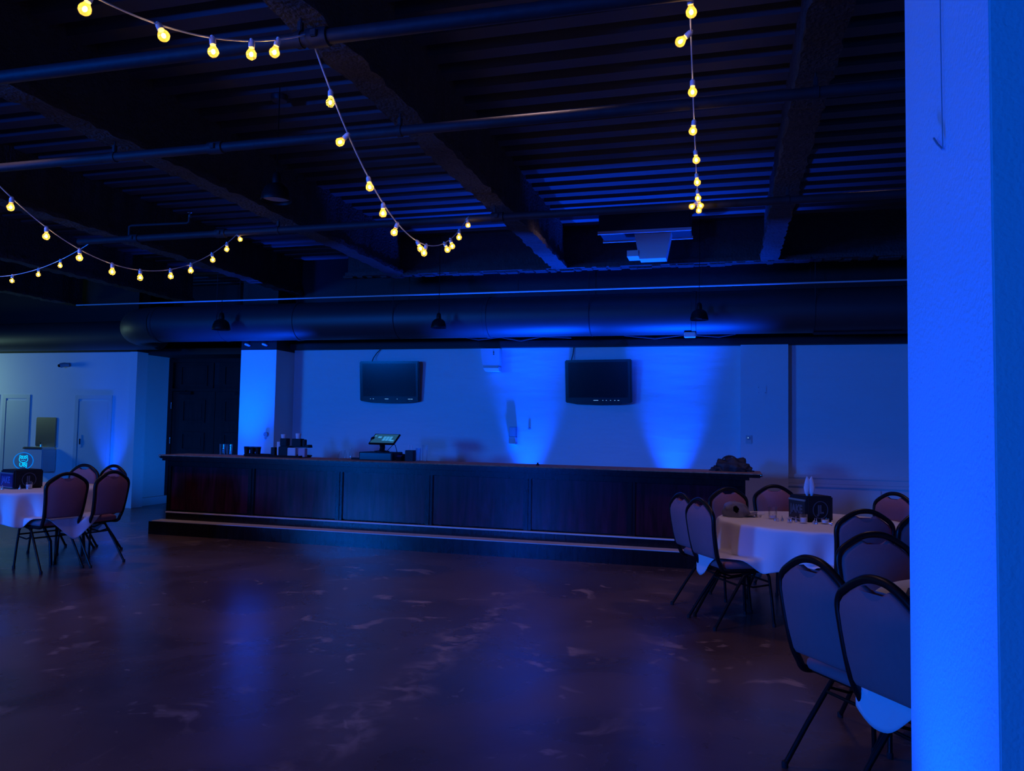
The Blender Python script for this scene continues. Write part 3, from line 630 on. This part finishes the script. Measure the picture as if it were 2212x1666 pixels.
# ------------------------------------------------------------------ banquet chair
def chair_proto():
    t = thing('banquet_chair', 'x', 'chair', (0, 0, 0), 0, 'mauve banquet chairs round the tables')
    tilt = lambda z: -.205-.085*max(0, (z-.42))/.53 - .02*math.sin(PI*min(1, max(0, (z-.42)/.53)))
    # back pad outline (x,z)
    half = [(.165, .515), (.178, .53), (.19, .62), (.197, .72), (.203, .79), (.197, .826), (.176, .853), (.13, .885), (.086, .909), (.07, .913), (.055, .904), (.03, .889), (.0, .884)]
    out = [(-x, z) for x, z in half[:-1]][::1]
    poly = half + [(-x, z) for x, z in half[-2::-1]]
    mb = MB(); bm = mb.bm
    ins = [(x*.90, .70+(z-.70)*.945-(.0 if abs(x) > .08 else .004)) for x, z in poly]
    th = .021
    loops = []
    for pl, dy in ((ins, -th-.004), (poly, -th*.55), (poly, th*.55), (ins, th+.008)):
        loops.append([bm.verts.new((x, tilt(z)+dy, z)) for x, z in pl])
    n = len(poly)
    for a, b in zip(loops, loops[1:]):
        for i in range(n): bm.faces.new((a[i], a[(i+1) % n], b[(i+1) % n], b[i]))
    for lp in (loops[0], loops[-1]):
        # fan strips left-right
        m_ = n//2
        L_ = lp
        i, j = 0, n-1
        while j-i > 2:
            bm.faces.new((L_[i], L_[i+1], L_[j-1], L_[j])); i += 1; j -= 1
        if j-i == 2: bm.faces.new((L_[i], L_[i+1], L_[j]))
    mb.build('backrest', M['fabric'], t, ang=55)
    # frame tube: one bent tube up, over the crown and down, with curled lower ends
    up = [(.185, .155, .425), (.186, .06, .425), (.186, -.08, .425), (.187, -.150, .427), (.189, -.188, .440), (.191, -.205, .470), (.195, tilt(.53), .53), (.204, tilt(.64), .64), (.212, tilt(.74), .74), (.218, tilt(.80), .80), (.213, tilt(.838), .838), (.192, tilt(.868), .868), (.15, tilt(.897), .897), (.105, tilt(.922), .922), (.06, tilt(.939), .939), (.02, tilt(.945), .945)]
    pts = up+[(-x, y, z) for x, y, z in up[::-1]]
    # smooth the polyline (Catmull-Rom)
    sm = []
    V = [Vector(q) for q in pts]
    for i in range(len(V)-1):
        p0, p1_, p2, p3_ = V[max(0, i-1)], V[i], V[i+1], V[min(len(V)-1, i+2)]
        for k in range(3):
            u = k/3; sm.append(.5*((2*p1_)+(p2-p0)*u+(2*p0-5*p1_+4*p2-p3_)*u*u+(3*p1_-p0-3*p2+p3_)*u**3))
    sm.append(V[-1])
    MB().tube(sm, .0175, 12).build('back_frame', M['frame'], t, ang=60)
    # seat cushion
    mb = MB(); bm = mb.bm; rings = []
    N = 36
    def ring(s, z, dz=0):
        r = []
        for k in range(N):
            a = 2*PI*k/N; c, s_ = math.cos(a), math.sin(a); e = .28
            x = math.copysign(abs(c)**e, c)*.205*s; y = math.copysign(abs(s_)**e, s_)*.215*s+.02
            r.append(bm.verts.new((x*(1+.06*(y/.2)), y, z)))
        return r
    for s, z in ((.90, .438), (.97, .442), (1., .458), (.99, .475), (.93, .489), (.75, .497), (.4, .50)): rings.append(ring(s, z))
    for a, b in zip(rings, rings[1:]):
        for k in range(N): bm.faces.new((a[k], a[(k+1) % N], b[(k+1) % N], b[k]))
    bm.faces.new(rings[0][::-1]); bm.faces.new(rings[-1])
    mb.build('seat', M['fabric'], t, ang=70)
    MB().tube([(-.185, .205, .428), (.185, .205, .428)], .011, 8).tube([(-.186, .0, .425), (.186, .0, .425)], .010, 8).tube([(-.186, -.14, .425), (.186, -.14, .425)], .010, 8).build('seat_frame', M['frame'], t)
    for s in (-1, 1):
        lg = MB().tube([(s*.186, .12, .418), (s*.188, .175, .417), (s*.192, .205, .405), (s*.196, .22, .375), (s*.205, .238, .22), (s*.215, .255, .012)], .012, 10).build('leg', M['frame'], t, ang=60)
        MB().lathe([(0, 0), (.015, 0), (.016, .02), (.0125, .028), (0, .028)], 12, (s*.215, .255, 0)).build('foot_cap', M['rubber'], lg)
        lg = MB().tube([(s*.186, .10, .412), (s*.188, .045, .408), (s*.19, .0, .385), (s*.192, -.03, .345), (s*.205, -.15, .18), (s*.216, -.265, .012)], .012, 10).build('leg', M['frame'], t, ang=60)
        MB().lathe([(0, 0), (.015, 0), (.016, .02), (.0125, .028), (0, .028)], 12, (s*.216, -.266, 0)).build('foot_cap', M['rubber'], lg)
        MB().tube([(s*.192, -.035, .335), (s*.192, .08, .30), (s*.199, .228, .315)], .007, 8).build('side_stretcher', M['frame'], t)
    MB().tube([(-.193, -.05, .318), (.193, -.05, .318)], .008, 8).build('cross_stretcher', M['frame'], t)
    MB().tube([(-.198, .224, .335), (.198, .224, .335)], .008, 8).build('cross_stretcher', M['frame'], t)
    return t
# crown position x, y and facing angle in degrees
CH = [
 ('left_near', -6.429, 6.390, 164, 'near chair at the left table, back towards the camera, second from the bar'),
 ('left_bar', -6.272, 6.821, 174, 'chair at the left table nearest the bar, back towards the camera'),
 ('left_far', -7.447, 7.644, 270, 'far chair at the left table facing the camera, the left one of two'),
 ('left_far2', -7.082, 7.713, 262, 'far chair at the left table facing the camera, the right one of two'),
 ('r1', -0.376, 6.824, 30, 'chair at the far right table pulled out furthest left, next to the bar step'),
 ('r2', -0.211, 6.392, 31, 'chair at the far right table with its whole seat visible in front of the cloth'),
 ('r3', 0.010, 7.713, 305, 'chair behind the grey cap at the far right table, in front of the bar end'),
 ('r4', 0.461, 8.301, 290, 'chair behind the far right table just left of the black centrepiece box'),
 ('r5', 1.490, 7.860, 222, 'chair behind the far right table close to the column'),
 ('r6', 0.949, 6.016, 109, 'chair on the camera side of the far right table, back towards the camera'),
 ('r7', 1.316, 6.035, 125, 'chair at the far right table half hidden by the column edge'),
 ('nA', 0.359, 3.660, 35, 'nearest row chair on the left, its back and one splayed leg in full view'),
 ('nB', 0.549, 3.245, 34, 'nearest chair of all, cut off by the column, white cloth on its seat'),
 ('nC', 0.785, 4.681, 287, 'chair facing the camera between the far right table and the nearest chairs'),
]
proto = None; SEATS = []
for key, cxx, cyy, ang, lab in CH:
    a = math.radians(ang); ox, oy = cxx+.29*math.cos(a), cyy+.29*math.sin(a)
    SEATS.append((ox, oy, a))
    if proto is None:
        proto = chair_proto(); proto.location = (ox, oy, 0); proto.rotation_euler = (0, 0, a-PI/2); proto['label'] = lab; proto.scale = (.955, 1., 1.035)
    else: dup(proto, (ox, oy, 0), a-PI/2, lab)

# ------------------------------------------------------------------ round tables with cloths
def round_table(x, y, r, rot, label):
    t = thing('round_table', label, 'table', (x, y, 0), rot, 'round banquet tables'); t.scale = (1, 1, 1.0225)
    MB().lathe([(0, .722), (r-.01, .722), (r, .727), (r, .747), (r-.005, .752), (0, .752)], 64).build('tabletop', M['grey'], t)
    for sx in (-1, 1):
        for sy in (-1, 1):
            MB().tube([(sx*.42, sy*.24, .72), (sx*.43, sy*.26, .58), (sx*.45, sy*.30, .36), (sx*.53, sy*.33, .24), (sx*.55, sy*.335, .0)], .017, 10).build('leg', M['frame'], t)
        MB().tube([(sx*.43, -.26, .56), (sx*.43, .26, .56)], .012, 8).build('cross_bar', M['frame'], t)
    return t
def tablecloth(x, y, r, half, th0, label, seed, kf=19):
    mb = MB(); bm = mb.bm; NT = 288; MS = 34; rn = random.Random(seed)
    ph = [rn.uniform(0, 6.28) for _ in range(4)]
    cols = []
    near = [s for s in SEATS if math.hypot(s[0]-x, s[1]-y) < 1.3]
    def support(px, py):
        for sx, sy, sa in near:
            dx, dy = px-sx, py-sy
            ly = dx*math.cos(sa)+dy*math.sin(sa); lx = -dx*math.sin(sa)+dy*math.cos(sa)
            if abs(lx) < .235 and -.195 < ly < .26: return .530
        return -1
    def back(px, py):
        for sx, sy, sa in near:
            dx, dy = px-sx, py-sy
            ly = dx*math.cos(sa)+dy*math.sin(sa); lx = -dx*math.sin(sa)+dy*math.cos(sa)
            if abs(lx) < .24 and -.33 < ly < -.175: return True
        return False
    for k in range(NT):
        th = 2*PI*k/NT; al = th-th0-PI/4
        Ln = half/(abs(math.cos(al))**11+abs(math.sin(al))**11)**(1/11)-r
        col = []
        fold = math.cos(kf*th+ph[0]+1.2*math.sin(3*th+ph[1]))+.5*math.cos((kf*.55)*2*th/1.1+ph[2])
        ds = Ln/MS; rad = r+.004; z = .774; d = 0; onseat = False
        col.append((rad, z)); ang = 0.
        for i in range(MS):
            px, py = x+rad*math.cos(th), y+rad*math.sin(th)
            sup = support(px, py)
            if sup > 0 and z-ds <= sup and z > sup-.06:
                z += (sup-z)*.6; rad += ds
                onseat = True
            elif back(px, py) and onseat:
                z -= ds
            else:
                d += ds; tt = min(1., d/.05)
                z -= ds*math.sin(tt*PI/2)
                rad += ds*math.cos(tt*PI/2)*.6+ds*.10
            z = max(z, .02)
            am = (.036*min(1, d/.25)) if not onseat else .004
            col.append((rad+am*fold, z))
        cols.append(col)
    # smooth neighbouring columns a little
    for _ in range(2):
        cols = [[((cols[k-1][i][0]+2*cols[k][i][0]+cols[(k+1) % NT][i][0])/4, (cols[k-1][i][1]+2*cols[k][i][1]+cols[(k+1) % NT][i][1])/4) for i in range(MS+1)] for k in range(NT)]
    c0 = bm.verts.new((0, 0, 0.7745)); prev = None; grid = []
    for rr in (.25, .5, .75, .92):
        grid.append([bm.verts.new((r*rr*math.cos(2*PI*k/NT), r*rr*math.sin(2*PI*k/NT), 0.7745)) for k in range(NT)])
    for i in range(MS+1):
        grid.append([bm.verts.new((cols[k][i][0]*math.cos(2*PI*k/NT), cols[k][i][0]*math.sin(2*PI*k/NT), cols[k][i][1])) for k in range(NT)])
    for k in range(NT): bm.faces.new((c0, grid[0][k], grid[0][(k+1) % NT]))
    for a, b in zip(grid, grid[1:]):
        for k in range(NT): bm.faces.new((a[k], b[k], b[(k+1) % NT], a[(k+1) % NT]))
    o = mb.build('tablecloth', M['cloth'], None, (x, y, 0), ang=80)
    sd = o.modifiers.new('thickness', 'SOLIDIFY'); sd.thickness = .002; sd.offset = 1
    return tag(o, label, 'tablecloth', 'white tablecloths on the round tables')
KT = .978; TL = (-7.62*KT, 6.93*KT); TR = (.72*KT, 7.25*KT); TN = (1.45, 3.95)
round_table(*TL, .76, .3, 'round table on the left under a white cloth')
round_table(*TR, .76, math.radians(112), 'round table at the right end of the bar under a white cloth')
round_table(*TN, .76, .9, 'round table hidden behind the foreground column')
tablecloth(*TL, 0.76, 1.08, math.radians(-12), 'white cloth on the left round table, corner hanging over a chair seat', 3)
tablecloth(*TR, 0.76, 1.08, math.radians(210), 'white cloth on the round table at the right end of the bar', 5, 17)
tablecloth(*TN, 0.76, 1.07, math.radians(214), 'white cloth on the table behind the column, hanging onto the nearest seat', 8)
ZC = .7778

# ------------------------------------------------------------------ centrepieces
def centre_box(x, y, rz, label, sizes, blue=False):
    # corner nearest the camera at local origin; faces along +x (right face) and +y (left face)
    t = thing('centrepiece_box', label, 'box', (x*KT, y*KT, ZC), rz)
    a, b, hh = sizes
    mb = MB().lo((0, 0, 0), (a, b, hh), .012); mb.build('box_body', M['velvet'], t)
    pl = MB().lo((-.008, .02, .012), (0.001, b-.005, hh-.035), .002).build('name_plate', M['plateblue' if blue else 'plate'], t)
    MB().lo((-.010, .02, hh-.045), (0, b-.005, hh-.030)).build('plate_edge', M['silver'], pl); MB().lo((-.010, .02, .010), (0, b-.005, .020)).build('plate_edge', M['silver'], pl)
    text_obj('JAKE', .095, M['letterblue' if blue else 'letter'], pl, (-.0095, b/2+.01, (hh-.02)/2), (PI/2, 0, -PI/2), .001, .004, sx=.85)
    cr = MB().ring(.068, .074, 48, -.003, .0, a*.5, hh*.47).build('monogram_circle', M['letter'], t)
    text_obj('JL', .095, M['letter'], cr, (a*.5, -.003, hh*.47), (PI/2, 0, 0), .001, .004, name='monogram', sx=.8)
    return t
centre_box(.665, 7.12, math.radians(30), 'black centrepiece box with name plate and circle monogram on the right table', (.255, .255, .215))
centre_box(-7.455, 6.70, math.radians(75), 'black centrepiece box with blue name plate on the left table', (.30, .28, .20), True)
# lit acrylic sign on the left box
t = thing('acrylic_sign', 'round clear sign glowing blue with owl emblem and letters UBJ', 'sign', (-7.525*KT, 6.865*KT, ZC+.202), math.radians(42))
MB().ring(0.0005, .092, 56, -.003, .003, 0, .088).build('acrylic_disc', M['acrylic'], t)
MB().ring(.086, .094, 56, -.004, .004, 0, .088).build('lit_edge', M['signdim'], t)
mb = MB()
owl = [(-.034, .150), (-.020, .142), (.0, .140), (.020, .142), (.034, .150), (.036, .125), (.040, .105), (.034, .085), (.018, .074), (0, .070), (-.018, .074), (-.034, .085), (-.040, .105), (-.036, .125)]
for a, b in zip(owl, owl[1:]+owl[:1]): mb.tube([(a[0], -.0045, a[1]), (b[0], -.0045, b[1])], .0032, 6)
for sx in (-1, 1): mb.ring(.006, .013, 20, -.006, -.0035, sx*.016, .124)
mb.prism([(-.005, .116), (.005, .116), (0, .106)], -.006, -.0035)
for zz in (.097,): mb.tube([(-.02, -.0045, zz), (-.01, -.0045, zz-.006), (0, -.0045, zz), (.01, -.0045, zz-.006), (.02, -.0045, zz)], .002, 6)
mb.build('owl_emblem', M['signlit'], t)
text_obj('UBJ', .058, M['signlit'], t, (0, -.0045, .046), (PI/2, 0, 0), .001, .0012, sx=.85)
MB().lo((-.05, -.015, -.003), (.05, .015, .006), .003).build('sign_base', M['blackplastic'], t)
# folded napkin standing on the right box
t = thing('folded_napkin', 'white folded napkin standing upright on the right centrepiece box', 'napkin', (.69*KT, 7.20*KT, ZC+.214), .2)
for s, tl in ((-1, .10), (1, -.08)):
    mb = MB(); bm = mb.bm; rows = []
    prof = [(0, .012), (.03, .028), (.07, .044), (.11, .040), (.14, .024), (.165, .006)]
    for z, w in prof:
        rows.append([bm.verts.new((s*(.018+.0)+math.cos(a)*w*.62+s*z*.02*0+tl*0+ s*.004*math.sin(z*40), math.sin(a)*w*.30, z)) for a in [2*PI*i/12 for i in range(12)]])
    for a, b in zip(rows, rows[1:]):
        for i in range(12): bm.faces.new((a[i], a[(i+1) % 12], b[(i+1) % 12], b[i]))
    bm.faces.new(rows[0][::-1]); bm.faces.new(rows[-1])
    mb.build('napkin_fold', M['napkin'], t)
def votive(x, y, r, h, wax, label):
    t = thing('candle_glass', label, 'candle', (x*KT, y*KT, ZC), 0, 'glass candle holders')
    MB().lathe([(0, 0), (r*.9, 0), (r, h), (r*.92, h), (r*.82, .008), (0, .008)], 20).build('glass_cup', M['glass'], t)
    MB().lathe([(0, .009), (r*.78, .009), (r*.80, wax), (0, wax)], 20).build('candle', M['wax'], t)
    MB().tube([(0, 0, wax), (.001, 0, wax+.008)], .0015, 6).build('wick', M['rubber'], t)
votive(.392, 7.27, .038, .105, .03, 'tall candle glass left of the black box on the right table')
votive(.628, 7.04, .034, .075, .045, 'candle glass in front of the corner of the black box on the right table')
votive(.80, 7.06, .034, .045, .032, 'short candle glass below the circle monogram on the right table')
votive(-7.36, 6.80, .036, .07, .045, 'candle glass beside the black box on the left table')
def candy_mesh():
    return MB().lathe([(0, 0), (.013, .001), (.014, .008), (.008, .02), (.003, .03), (.0015, .042), (.004, .046), (0, .047)], 12).mesh('wrapped_candy', M['foil'])
KM = candy_mesh()
for n, (x, y, rt, lab) in enumerate([(.262, 7.35, 1.3, 'lying furthest left towards the cap'), (.285, 7.37, 1.2, 'lying beside the leftmost one'), (.405, 7.12, 0, 'standing below the tall candle glass'), (.425, 7.07, 1.3, 'lying below the tall candle glass'), (.462, 7.13, 0, 'standing between the tall glass and the name plate'), (.510, 7.02, .5, 'leaning in front of the name plate'), (.525, 7.03, .4, 'second in front of the name plate'), (.572, 7.09, 0, 'standing left of the middle candle glass'), (.705, 7.00, .4, 'leaning right of the middle candle glass'), (.728, 7.01, 0, 'standing right of the middle candle glass'), (.85, 6.98, 1.4, 'lying by the short candle glass'), (.96, 7.05, .4, 'at the right corner of the black box'), (.985, 7.07, 1.3, 'furthest right beyond the black box')]):
    o = bpy.data.objects.new('wrapped_candy', KM); C.objects.link(o); o.location = (x*KT, y*KT, ZC+.012*math.sin(rt)); o.rotation_euler = (rt, 0, n*1.1)
    tag(o, 'foil wrapped candy on the right table, '+lab, 'candy', 'foil wrapped candies')
for x, y, lab in ((-7.50, 6.60, 'left of three'), (-7.385, 6.71, 'middle of three'), (-7.33, 6.76, 'right of three')):
    o = bpy.data.objects.new('wrapped_candy', KM); C.objects.link(o); o.location = (x*KT, y*KT, ZC); tag(o, 'foil wrapped candy by the left centrepiece box, '+lab, 'candy', 'foil wrapped candies')
# grey cap on the right table
t = thing('baseball_cap', 'crumpled grey baseball cap on the right table', 'cap', (.085*KT, 7.33*KT, ZC), math.radians(20))
mb = MB(); bm = mb.bm; NU, NV = 80, 26; rows = []
def capp(u, v):
    k = 1+.07*math.sin(3*u+1.)+.05*math.sin(7*u+3*v)+.04*math.sin(5*v*2+2*u)
    return (.118*math.cos(v)**.7*math.cos(u)*k-.015*math.sin(v), .088*math.cos(v)**.7*math.sin(u)*k, .128*math.sin(v)**.9*(1-.16*math.sin(u*2+.8)*math.cos(v)-.05*math.sin(4*u)*math.cos(v)))
for j in range(NV+1):
    v = max(.001, j/NV*PI/2)
    rows.append([bm.verts.new(capp(2*PI*i/NU, v)) for i in range(NU)] if j < NV else [bm.verts.new((-.015, 0, .128))])
for j in range(NV):
    for i in range(NU):
        if j < NV-1:
            # oval opening above the strap at the side facing the camera
            du = (((i+.5)/NU*2*PI-4.45+PI) % (2*PI))-PI; dv = (j+.5)/NV*PI/2-.52
            if (du/.24)**2+(dv/.26)**2 < 1: continue
            bm.faces.new((rows[j][i], rows[j][(i+1) % NU], rows[j+1][(i+1) % NU], rows[j+1][i]))
        else: bm.faces.new((rows[j][i], rows[j][(i+1) % NU], rows[j+1][0]))
cr = mb.build('crown', M['capcloth'], t, ang=80); sd = cr.modifiers.new('thickness', 'SOLIDIFY'); sd.thickness = .004
MB().sphere((-.015, 0, .130), .007).build('top_button', M['capcloth'], t)
mb = MB(); bm = mb.bm; top = []; 
for i in range(13):
    a = -.9+1.8*i/12; top.append((math.cos(a)*.175+.01, math.sin(a)*.10, .012+.03*math.cos(a*1.6)))
inn = [(math.cos(-1.0+2*i/12)*.092, math.sin(-1.0+2*i/12)*.083, .014) for i in range(13)]
A = [bm.verts.new(q) for q in top]; B = [bm.verts.new(q) for q in inn]; A2 = [bm.verts.new((q[0], q[1], q[2]-.005)) for q in top]; B2 = [bm.verts.new((q[0], q[1], q[2]-.005)) for q in inn]
for i in range(12):
    bm.faces.new((A[i], A[i+1], B[i+1], B[i])); bm.faces.new((A2[i], B2[i], B2[i+1], A2[i+1])); bm.faces.new((A[i], A2[i], A2[i+1], A[i+1])); bm.faces.new((B[i], B[i+1], B2[i+1], B2[i]))
mb.build('brim', M['capcloth'], t)
# black bag with a white squiggle on the table behind the column
t = thing('cloth_bag', 'black bag with a white squiggle mark on the table by the column', 'bag', (.985, 3.78, ZC), math.radians(-15))
mb = MB().lo((-.22, -.12, 0), (.22, .14, .085), .03); mb.build('bag_body', M['bag'], t)
MB().tube([(-.12, -.124, .060), (-.105, -.125, .068), (-.10, -.125, .055), (-.085, -.125, .050), (-.075, -.125, .062), (-.065, -.125, .045), (-.05, -.125, .04), (-.04, -.125, .05), (-.035, -.125, .030), (-.02, -.125, .026)], .0035, 6).build('squiggle_print', M['white'], t)

# ------------------------------------------------------------------ lights
def look(o, d): o.rotation_euler = Vector(d).to_track_quat('-Z', 'Y').to_euler()
def spot(name, loc, tgt, col, power, deg, blend=.5, r=.05):
    l = bpy.data.lights.new(name, 'SPOT'); l.color = col; l.energy = power; l.spot_size = math.radians(deg); l.spot_blend = blend; l.shadow_soft_size = r
    o = bpy.data.objects.new(name, l); C.objects.link(o); o.location = loc; look(o, Vector(tgt)-Vector(loc)); return o
def area(name, loc, tgt, col, power, sx, sy, spread=180):
    l = bpy.data.lights.new(name, 'AREA'); l.shape = 'RECTANGLE'; l.size = sx; l.size_y = sy; l.color = col; l.energy = power; l.spread = math.radians(spread)
    o = bpy.data.objects.new(name, l); C.objects.link(o); o.location = loc; look(o, Vector(tgt)-Vector(loc)); return o
BLUE = (.0, .055, 1.); FILL_BLUE = (.0, .15, 1.); WARM = (1., .60, .62)
def uplight(x, y, wy, power, wide=800, duct=1900):
    # par lamp on the floor: narrow beam leaning on the wall at wy, one beam on the duct, and spill up and forward
    spot('uplight_and_fill', (x, y, .12), (x, wy, 1.95), BLUE, power, 38, .9, .05)
    spot('uplight_and_fill', (x, y-.32, .14), (x, 9.82, 3.0), BLUE, duct, 56, .8, .05)
    spot('uplight_and_fill', (x, y-.05, .14), (x, y-2.6, 3.9), BLUE, wide, 72, .8, .05)
uplight(-2.73, 10.30, YB, 500)
uplight(-.70, 10.30, YB, 500)
uplight(-6.98, 9.92, 10.24, 230, 350, 1200)
spot('uplight_and_fill', (XC-.30, 1.39, .10), (XC, 1.39, 2.3), BLUE, 470, 45, 1., .05)
spot('uplight_and_fill', (-10.45, 10.95, .10), (-10.45, 11.3, 2.0), BLUE, 180, 50, 1., .06)
spot('uplight_and_fill', (-7.7, 11.0, .10), (-9.7, 12.0, 1.5), FILL_BLUE, 135, 84, 1., .06)  # added fill spot to brighten the return wall and the wooden doors
# added blue fills in place of the room's unseen uplights, left and behind camera
area('blue_fill', (-10.8, -3.4, 2.3), (-3., 10.7, 1.7), FILL_BLUE, 390, 1.6, 1.2, 120)
area('blue_fill', (-5.9, -5., 2.3), (-1, 9, 1.4), (.0, .09, 1.), 250, .7, 1.2, 120)
area('blue_fill', (2.8, -4.5, 1.8), (-3, 8, 1.4), FILL_BLUE, 14, .8, 1.6, 120)
area('hall_light', (-14.6, 10.2, 2.3), (-12.0, 11.3, 1.4), (.50, 1., .80), 13, .6, .6, 150)
# added warm fill spots without fixtures, pointing down over dance floor, tables and bar
for x, y, pw, dg in ((-7.5, 6.9, 40, 110), (-5.3, 4.0, 40, 116), (-1.2, 4.6, 32, 100), (-2.9, .2, 30, 90), (1.2, 7.3, 40, 112), (-5.0, 7.9, 20, 110), (-1.5, 7.9, 20, 110)):
    spot('warm_fill', (x, y, 3.98), (x, y, 0.), WARM, pw, dg, .5, .2)
w = bpy.data.worlds.new('world'); S.world = w; w.use_nodes = True
w.node_tree.nodes['Background'].inputs[0].default_value = (0, .08, 1, 1); w.node_tree.nodes['Background'].inputs[1].default_value = 0.0
S.view_settings.view_transform = 'Standard'; S.view_settings.look = 'None'; S.view_settings.gamma = 1.; S.view_settings.use_curve_mapping = False
S.view_settings.exposure = 0.
S.cycles.use_denoising = True
S.cycles.max_bounces = 8; S.cycles.diffuse_bounces = 3; S.cycles.transparent_max_bounces = 16
S.cycles.sample_clamp_indirect = 3.
